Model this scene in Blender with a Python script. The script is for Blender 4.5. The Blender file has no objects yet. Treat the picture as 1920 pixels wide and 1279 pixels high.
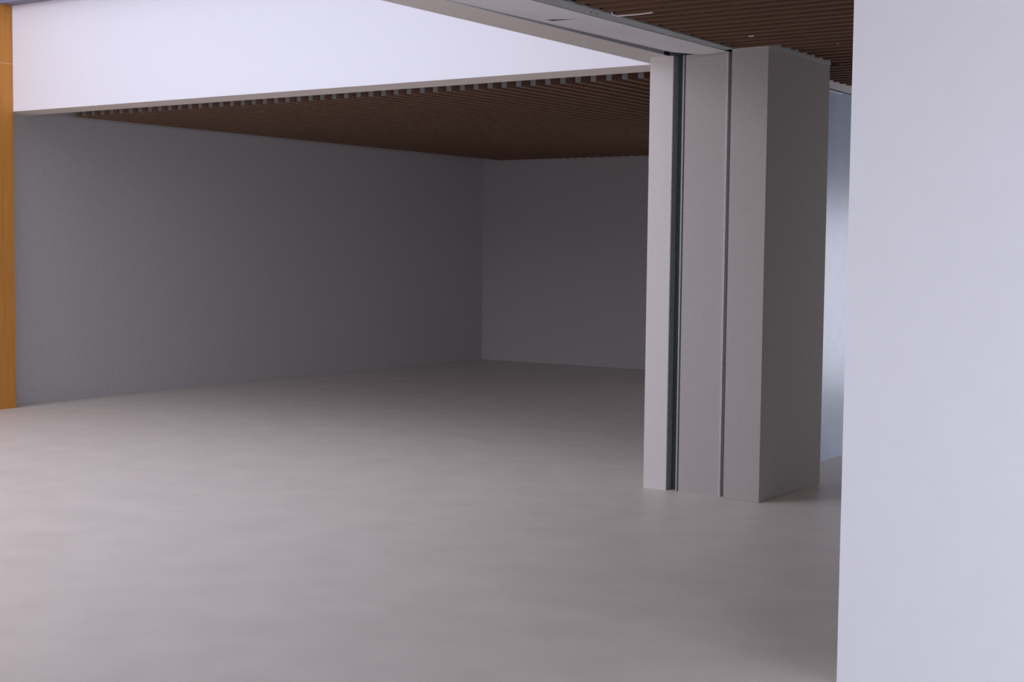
import bpy, bmesh, math, random
from mathutils import Vector, Matrix
random.seed(4)
SC = bpy.context.scene

# ---------------------------------------------------------------- camera, sky, light, exposure
EYE = 1.6                                   # eye height; all z below are metres above the floor
cam = bpy.data.cameras.new('camera'); cam.lens = 50; cam.sensor_width = 36; cam.clip_end = 200
co = bpy.data.objects.new('camera', cam); SC.collection.objects.link(co)
yaw, pitch, roll = (math.radians(a) for a in (34.4395, -3.6315, 0.6262))
fw = Vector((-math.sin(yaw)*math.cos(pitch), math.cos(yaw)*math.cos(pitch), math.sin(pitch)))
r0 = Vector((math.cos(yaw), math.sin(yaw), 0)); u0 = r0.cross(fw)
rt = r0*math.cos(roll)+u0*math.sin(roll); up = -r0*math.sin(roll)+u0*math.cos(roll)
M = Matrix((rt, up, -fw)).transposed().to_4x4(); M.translation = (0, 0, EYE)
co.matrix_world = M
SC.camera = co

W = bpy.data.worlds.new('overcast_sky'); SC.world = W; W.use_nodes = True
wn = W.node_tree.nodes; wl = W.node_tree.links
bg = wn['Background']; bg.inputs['Strength'].default_value = 1.0
bg.inputs['Color'].default_value = (0.90, 0.90, 1.08, 1)

def area(name, loc, rot, sx, sy, power, col):
    l = bpy.data.lights.new(name, 'AREA'); l.shape = 'RECTANGLE'; l.size = sx; l.size_y = sy
    l.energy = power; l.color = col
    o = bpy.data.objects.new(name, l); SC.collection.objects.link(o)
    o.location = loc; o.rotation_euler = rot
    return o
# daylight through the rooflight over the void, and through the entrance behind the viewer; last two are added fills
area('rooflight_daylight', (-10.9, 0.4, 5.2), (math.radians(62), 0, 0), 2.0, 3.0, 184, (0.92, 0.95, 1.13))
area('entrance_daylight', (1.6, -2.35, 1.45), (math.radians(90), 0, 0), 4.2, 2.2, 70, (0.90, 0.93, 1.10))
area('near_side_fill', (3.92, 1.4, 1.5), (math.radians(90), 0, math.radians(90)), 5.0, 2.0, 280, (0.90, 0.935, 1.13))  # added unseen fill from the right, brightens the near wall
area('aisle_end_fill', (-2.4, 13.93, 1.15), (math.radians(-90), 0, 0), 1.6, 1.8, 56, (0.92, 0.95, 1.08))  # added unseen fill at the aisle end, lifts the partition

vs = SC.view_settings
vs.view_transform = 'Standard'; vs.look = 'None'; vs.gamma = 1; vs.use_curve_mapping = False
vs.exposure = 0.0

# ---------------------------------------------------------------- materials
def mat(name, col, rough=0.8, noise=0.05, scale=40, bump=0.0, metal=0.0, spec=0.3, stretch=(1, 1, 1)):
    m = bpy.data.materials.new(name); m.use_nodes = True
    n = m.node_tree.nodes; l = m.node_tree.links; b = n['Principled BSDF']
    b.inputs['Roughness'].default_value = rough; b.inputs['Metallic'].default_value = metal
    b.inputs['Specular IOR Level'].default_value = spec
    tc = n.new('ShaderNodeTexCoord'); mp = n.new('ShaderNodeMapping'); mp.inputs['Scale'].default_value = stretch
    nz = n.new('ShaderNodeTexNoise'); nz.inputs['Scale'].default_value = scale; nz.inputs['Detail'].default_value = 6
    rp = n.new('ShaderNodeValToRGB')
    rp.color_ramp.elements[0].position = 0.3; rp.color_ramp.elements[1].position = 0.7
    rp.color_ramp.elements[0].color = tuple(c*(1-noise) for c in col)+(1,)
    rp.color_ramp.elements[1].color = tuple(min(1, c*(1+noise)) for c in col)+(1,)
    l.new(tc.outputs['Object'], mp.inputs['Vector']); l.new(mp.outputs[0], nz.inputs['Vector'])
    l.new(nz.outputs['Fac'], rp.inputs['Fac']); l.new(rp.outputs[0], b.inputs['Base Color'])
    if bump:
        bp = n.new('ShaderNodeBump'); bp.inputs['Strength'].default_value = bump; bp.inputs['Distance'].default_value = 0.004
        l.new(nz.outputs['Fac'], bp.inputs['Height']); l.new(bp.outputs[0], b.inputs['Normal'])
    return m
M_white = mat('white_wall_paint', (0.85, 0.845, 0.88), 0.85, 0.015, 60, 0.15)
M_rwall = mat('smooth_white_paint', (0.80, 0.80, 0.82), 0.7, 0.01, 8)
M_conc = mat('beige_render', (0.50, 0.455, 0.425), 0.9, 0.05, 90, 0.3)
M_beige = mat('beige_soffit_paint', (0.76, 0.715, 0.675), 0.9, 0.03, 90, 0.2)
M_panel = mat('off_white_board', (0.83, 0.82, 0.84), 0.7, 0.03, 4)
M_steel = mat('grey_green_steel', (0.38, 0.41, 0.405), 0.5, 0.10, 25, 0.05)
M_dark = mat('dark_steel', (0.08, 0.10, 0.095), 0.6, 0.1, 30)
M_wood = mat('brown_slat_wood', (0.158, 0.089, 0.057), 0.8, 0.15, 6, 0.0, spec=0.08, stretch=(1, 14, 14))
M_wood2 = mat('brown_slat_wood_rear', (0.25, 0.150, 0.102), 0.8, 0.15, 6, 0.0, spec=0.08, stretch=(14, 1, 14))
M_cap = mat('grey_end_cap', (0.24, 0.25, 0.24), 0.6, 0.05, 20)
M_void = mat('dark_plenum_gap_shade', (0.02, 0.018, 0.017), 0.95, 0.2, 5)  # plenum paint, reused on added pieces that darken gaps
M_bounce = mat('underside_warm_bounce', (0.90, 0.84, 0.76), 0.9, 0.02, 90, 0.1)  # warm floor bounce mixed into the soffit colour
M_edge = mat('beam_reveal_shade', (0.36, 0.36, 0.40), 0.6, 0.05, 20)  # grey carries the shading of the beam's reveal
M_bead = mat('weathered_bead', (0.56, 0.54, 0.53), 0.6, 0.08, 30)
M_orange = mat('orange_timber_cladding', (0.56, 0.24, 0.045), 0.5, 0.10, 3, 0.0, stretch=(1, 12, 0.6))
M_joint = mat('pale_joint', (0.85, 0.50, 0.25), 0.6, 0.02, 10)
M_roof = mat('slate_grey_roof_edge', (0.22, 0.25, 0.36), 0.6, 0.05, 10)
M_trim = mat('white_metal_trim', (0.80, 0.77, 0.78), 0.5, 0.02, 20)
M_blue = mat('blue_grey_board', (0.55, 0.64, 0.80), 0.35, 0.05, 6)
M_shine = mat('partition_highlight', (0.9, 0.9, 0.95), 0.3, 0.02, 20)  # pale colour standing in for a reflected highlight
M_floor = mat('buff_floor_tile', (0.72, 0.65, 0.58), 0.45, 0.05, 3)
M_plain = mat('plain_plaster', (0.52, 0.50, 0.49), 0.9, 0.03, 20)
M_cable = mat('white_plastic', (0.85, 0.83, 0.85), 0.4, 0.01, 20)

# ---------------------------------------------------------------- mesh helpers (coordinates relative to floor, z = eye-relative + EYE)
def box(bm, x0, x1, y0, y1, z0, z1):
    v = [bm.verts.new(p) for p in ((x0,y0,z0),(x1,y0,z0),(x1,y1,z0),(x0,y1,z0),(x0,y0,z1),(x1,y0,z1),(x1,y1,z1),(x0,y1,z1))]
    for f in ((3,2,1,0),(4,5,6,7),(0,1,5,4),(1,2,6,5),(2,3,7,6),(3,0,4,7)):
        bm.faces.new([v[i] for i in f])
def obj(name, bm, m, parent=None, bevel=0.0):
    bmesh.ops.recalc_face_normals(bm, faces=bm.faces)
    me = bpy.data.meshes.new(name); bm.to_mesh(me); bm.free()
    o = bpy.data.objects.new(name, me); SC.collection.objects.link(o)
    for k in (m if isinstance(m, (list, tuple)) else [m]): me.materials.append(k)
    if parent:
        o.parent = parent; o.location = -Vector(parent.location)
    if bevel:
        b = o.modifiers.new('bevel', 'BEVEL'); b.width = bevel; b.segments = 2; b.limit_method = 'ANGLE'
    return o
def boxes(name, L, m, parent=None, bevel=0.0):
    bm = bmesh.new()
    for b in L: box(bm, *b)
    return obj(name, bm, m, parent, bevel)
def struct(o, label, cat='structure'):
    o['kind'] = 'structure'; o['label'] = label; o['category'] = cat; return o
def thing(name, label, cat, loc, group=None):
    o = bpy.data.objects.new(name, None); SC.collection.objects.link(o); o.empty_display_size = 0.2
    o.location = loc; o['label'] = label; o['category'] = cat
    if group: o['group'] = group
    return o
def tube(bm, pts, r, n=8):
    rings = []
    for i, p in enumerate(pts):
        p = Vector(p); a = Vector(pts[max(0, i-1)]); b = Vector(pts[min(len(pts)-1, i+1)])
        t = (b-a).normalized(); s = t.cross(Vector((0.13, 0.97, 0.2))).normalized(); w = t.cross(s)
        rings.append([bm.verts.new(p+r*(math.cos(k*2*math.pi/n)*s+math.sin(k*2*math.pi/n)*w)) for k in range(n)])
    for a, b in zip(rings, rings[1:]):
        for k in range(n): bm.faces.new((a[k], a[(k+1) % n], b[(k+1) % n], b[k]))
    bm.faces.new(rings[0]); bm.faces.new(rings[-1][::-1])

Z = EYE+1.3           # underside of the beams and of the slats, 2.9 m
ZT = EYE+2.317        # top of the white upper wall
SLAB = Z+0.42

# ---------------------------------------------------------------- the room shell
struct(boxes('floor', [(-12.2, 4.2, -6, 17.2, -0.12, 0)], M_floor), 'plain buff floor running under the whole hall', 'floor')
struct(boxes('ceiling', [(-4.84, 4.2, -6, 14.2, SLAB, SLAB+0.25), (-12.2, -4.84, 9.09, 17.2, SLAB, SLAB+0.25)], M_void),
       'dark slab hidden above the timber slats', 'ceiling')
# bright upper wall over the opening on the far side of the void
wf = boxes('wall_far', [(-12.19, -4.70, 8.752, 9.09, Z, ZT)], [M_white, M_bounce])
for f in wf.data.polygons:
    if f.normal.z < -0.5: f.material_index = 1      # underside colour holds the warm bounce light
struct(wf,
       'bright white upper wall above the wide opening on the far side of the light well', 'wall')
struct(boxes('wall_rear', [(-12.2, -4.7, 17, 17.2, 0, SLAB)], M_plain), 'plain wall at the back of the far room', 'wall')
struct(boxes('wall_end', [(-4.2, -3.3, 14, 14.2, 0, SLAB), (-1.5, 4.2, 14, 14.2, 0, SLAB), (-3.3, -1.5, 14, 14.2, 2.4, SLAB)], M_plain), 'plain wall closing the end of the near aisle', 'wall')
struct(boxes('wall_side', [(4.0, 4.2, -2.6, -1.3, 0, SLAB), (4.0, 4.2, 4.1, 14, 0, SLAB), (4.0, 4.2, -1.3, 4.1, 0, 0.4), (4.0, 4.2, -1.3, 4.1, 2.6, SLAB)], M_plain), 'plain side wall to the right, outside the picture', 'wall')
# near white wall at the right edge of the picture
struct(boxes('wall_near', [(-4.84, -0.6, -2.6, -2.42, 0, SLAB), (3.8, 4.0, -2.6, -2.42, 0, SLAB), (-0.6, 3.8, -2.6, -2.42, 2.65, SLAB)], M_plain), 'plain wall with the wide entrance opening behind the viewer', 'wall')
struct(boxes('wall_right', [(-1.942, 3.99, 5.0, 5.28, 0, SLAB)], M_rwall), 'plain pale lavender white wall standing close at the right edge', 'wall')

# left wall, and the orange timber clad pier that stands in the corner of the light well
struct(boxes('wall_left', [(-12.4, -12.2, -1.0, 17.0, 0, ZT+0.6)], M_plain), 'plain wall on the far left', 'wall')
t = thing('timber_pier', 'orange timber clad pier at the left edge beside the white upper wall', 'pier', (-12.06, 8.2, 0))
boxes('cladding', [(-12.199, -11.918, 7.6, 8.748, 0, EYE+1.752), (-12.199, -11.918, 7.6, 8.748, EYE+1.758, ZT+0.6)], M_orange, t, 0.003)
boxes('joint_strip', [(-12.198, -11.9165, 7.602, 8.747, EYE+1.752, EYE+1.758)], M_joint, t)

# roof edge over the light well
struct(boxes('trim_1', [(-11.91, -4.84, 8.60, 8.752, ZT, ZT+0.3), (-11.91, -4.84, 8.752, 9.09, ZT, ZT+0.3)], M_roof),
       'slate grey roof edge above the top of the white upper wall', 'roof edge')

# beam with the beige underside, running along the right side of the light well
beam = boxes('trim_2', [(-4.84, -4.55, -1.0, 8.752, Z, ZT)], M_beige)
struct(beam, 'beige painted beam passing overhead along the light well', 'beam')

# ---------------------------------------------------------------- board soffit and steel channel beside the beam
def panel_z(x, y):
    t = (y-5.98)/(8.45-5.98); t = max(-0.4, min(1.0, t))
    zb = Z+0.003+0.023*max(0, t)
    s = (x+4.548)/(0.42)
    z = zb+(Z-0.004-zb)*min(1, s*1.6) if s < 0.625 else Z-0.004
    return z-0.006*math.sin(math.pi*max(0, min(1, s)))*max(0, t)
def cx_(y): return -4.154+0.0207*(y-6.22)          # edge against the steel channel
def soffit_board(y0, y1, slit=False):
    bm = bmesh.new(); ny = max(6, int((y1-y0)/0.15)); nx = 28
    G = []
    for j in range(ny+1):
        y = y0+(y1-y0)*j/ny; row = []
        for i in range(nx+1):
            x = -4.547+(cx_(y)+4.547)*i/nx; yy = y
            if slit and j == 0 and -4.465 < x < -4.215:      # edge eased away from its neighbour
                k = (x+4.465)/0.25; yy = y+0.060*(min(1, k/0.07))*(1-k)**1.2
            row.append((x, yy, panel_z(x, y)))
        G.append(row)
    lo = [[bm.verts.new(p) for p in r] for r in G]
    hi = [[bm.verts.new((p[0], p[1], p[2]+0.0012)) for p in r] for r in G]
    for j in range(ny):
        for i in range(nx):
            bm.faces.new((lo[j][i], lo[j+1][i], lo[j+1][i+1], lo[j][i+1]))
            bm.faces.new((hi[j][i], hi[j][i+1], hi[j+1][i+1], hi[j+1][i]))
    for j in range(ny):
        bm.faces.new((lo[j][0], hi[j][0], hi[j+1][0], lo[j+1][0])); bm.faces.new((lo[j][nx], lo[j+1][nx], hi[j+1][nx], hi[j][nx]))
    for i in range(nx):
        bm.faces.new((lo[0][i], lo[0][i+1], hi[0][i+1], hi[0][i])); bm.faces.new((lo[ny][i], hi[ny][i], hi[ny][i+1], lo[ny][i+1]))
    return bm
t = thing('soffit_board', 'off-white ceiling board nearest the viewer, ending at the dark slit', 'ceiling board', (-4.35, 4.0, Z))
obj('board', soffit_board(1.0, 6.805), M_panel, t)
boxes('slit_shade_sheet', [(-4.54, -4.17, 1.0, 6.80, Z+0.07, Z+0.08)], M_void, t)  # added dark sheet, keeps the slit in shade
t = thing('soffit_board', 'sagging off-white ceiling board between the dark slit and the pillar', 'ceiling board', (-4.35, 7.6, Z))
obj('board', soffit_board(6.805, 8.425, True), M_panel, t)
boxes('slit_shade_sheet', [(-4.54, -4.17, 6.81, 8.42, Z+0.07, Z+0.08)], M_void, t)  # same added dark sheet above the second board

boxes('beam_edge_shade', [(-4.550, -4.546, -1.0, 8.36, Z+0.0005, Z+0.08)], M_edge, beam)  # added strip, reveal shading put into its colour
boxes('gap_shade_block', [(-4.550, -4.536, 8.37, 8.425, Z+0.0005, Z+0.05)], M_void, beam)  # dark piece painting the shade in the small end gap
t = thing('steel_channel', 'long grey-green steel channel overhead between white board and timber slats', 'steel channel', (-4.09, 4.0, Z))
boxes('web', [(-4.170, -4.030, 1.0, 8.36, Z-0.001, Z+0.01)], M_steel, t)
boxes('gap_shade_strip', [(-4.040, -4.032, 1.0, 8.36, Z+0.011, Z+0.40)], M_void, t)  # added black strip, paints the dark between slat ends
for y in (6.680, 6.737):
    bm = bmesh.new()
    bmesh.ops.create_cone(bm, cap_ends=True, segments=10, radius1=0.005, radius2=0.005, depth=0.006, matrix=Matrix.Translation((-4.084, y, Z-0.001)))
    obj('screw', bm, M_dark, t)

# ---------------------------------------------------------------- pillar at the corner of the light well
p = thing('pillar', 'beige rendered corner pillar with steel grooves under the slatted ceiling', 'pillar', (-4.25, 8.9, 0))
boxes('painted_edge', [(-4.690, -4.517, 8.44, 8.60, 0, Z)], M_beige, p)
boxes('shaft', [(-4.690, -4.517, 8.60, 9.385, 0, Z), (-4.517, -4.10, 8.53, 9.385, 0, Z)], M_conc, p)
boxes('steel_groove', [(-4.517, -4.433, 8.505, 8.53, 0, Z-0.001)], M_dark, p)
boxes('edge_strip', [(-4.445, -4.434, 8.44, 8.505, 0, Z-0.002), (-4.517, -4.511, 8.436, 8.505, 0, Z-0.002)], M_steel, p)
f2 = boxes('infill_panel', [(-4.424, -4.128, 8.442, 8.53, 0, Z-0.001)], M_conc, p)
boxes('corner_bead', [(-4.124, -4.110, 8.430, 8.53, 0, Z)], M_bead, p)
boxes('shadow_gap', [(-4.110, -4.050, 8.49, 8.53, 0, Z)], M_dark, p)
boxes('pilaster', [(-4.060, -3.805, 8.375, 9.385, 0, Z+0.001)], M_conc, p, 0.004)
boxes('ceiling_trim', [(-4.060, -3.803, 8.371, 8.376, Z-0.003, Z+0.12), (-3.806, -3.800, 8.371, 9.385, Z-0.001, Z+0.25)], M_bead, p)
bm = bmesh.new(); tube(bm, [(-4.353, 8.4415, EYE+1.292), (-4.352, 8.4415, EYE+1.25), (-4.356, 8.4415, EYE+1.196)], 0.0016, 5)
obj('hairline_crack', bm, M_steel, f2)
bm = bmesh.new(); bmesh.ops.create_icosphere(bm, subdivisions=2, radius=0.006, matrix=Matrix.Translation((-4.127, 8.432, EYE+1.075)))
obj('paint_chip', bm, M_cable, p)

# ---------------------------------------------------------------- slatted timber ceilings
s = thing('slatted_ceiling', 'brown timber slatted ceiling over the near aisle, slats running across', 'slatted ceiling', (-1.5, 7.0, Z))
bm = bmesh.new(); P = 0.1337; n0 = -28
for n in range(n0, 53):
    ye = 6.863+P*n; ys = ye-0.052
    xe = -4.016
    if ye > 8.36: xe = -3.737
    if ys > 9.39: xe = -4.146
    x1 = 3.98
    if ye > 4.96 and ys < 5.32: x1 = -1.965
    r = random.uniform(-0.003, 0.003)
    box(bm, xe+r, x1, ys, ye, Z+random.uniform(-.001, .001), Z+0.15)
obj('slats', bm, M_wood, s)
boxes('carrier_rail', [(x, x+0.04, 2.8, 13.9, Z+0.151, Z+0.19) for x in (-3.4, -2.2, 0.2, 1.4)][:2] +
      [(x, x+0.04, 2.8, 4.95, Z+0.151, Z+0.19) for x in (0.2, 1.4)], M_void, s)
s = thing('slatted_ceiling', 'dark brown slatted ceiling of the far room seen below the white wall', 'slatted ceiling', (-8.3, 13.0, Z))
bm = bmesh.new(); bc = bmesh.new(); Q = 0.1385
for n in range(-45, 7):
    x = -5.603+Q*n
    if x < -12.1: continue
    box(bm, x, x+0.048, 9.404, 16.95, Z, Z+0.18)
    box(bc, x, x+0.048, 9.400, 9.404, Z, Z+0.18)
obj('slats', bm, M_wood2, s); obj('end_caps', bc, M_cap, s)
boxes('carrier_rail', [(-11.85, -4.75, y, y+0.04, Z+0.181, Z+0.22) for y in (9.8, 11.2, 12.6, 14.0, 15.4)], M_void, s)

# white cable lying under one slat
bm = bmesh.new()
tube(bm, [(-4.024, 6.800, Z+0.060), (-4.024, 6.801, Z+0.012), (-4.023, 6.806, Z-0.002), (-4.012, 6.840, Z-0.006), (-3.9, 6.858, Z-0.005), (-3.80, 6.856, Z-0.003)], 0.004, 8)
t = obj('cable', bm, M_cable); t['label'] = 'short white cable bent around the end of one slat beside the steel channel'; t['category'] = 'cable'
t = boxes('metal_clip', [(-3.722, -3.69, 7.895, 7.912, Z-0.004, Z)], M_cable); t['label'] = 'tiny shiny metal clip on a slat above the pillar'; t['category'] = 'clip'
t = boxes('metal_clip', [(-3.388, -3.372, 8.440, 8.452, Z-0.004, Z)], M_orange); t['label'] = 'tiny brass coloured clip on a slat near the white wall'; t['category'] = 'clip'

# ---------------------------------------------------------------- partition seen past the pillar
w = thing('partition', 'blue-grey partition with a white header seen between pillar and right wall', 'partition', (-4.25, 12.0, 0))
boxes('header', [(-4.26, -4.200, 9.50, 13.98, Z-0.037, SLAB-0.01)], M_trim, w)
boxes('shadow_line', [(-4.25, -4.212, 9.50, 13.98, Z-0.045, Z-0.038)], M_dark, w)
boxes('board', [(-4.26, -4.206, 9.50, 13.98, 0, Z-0.046)], M_blue, w)
boxes('highlight_strip', [(-4.206, -4.201, 9.60, 10.62, Z-0.060, Z-0.050)], M_shine, w)  # pale strip painting the highlight along the board top
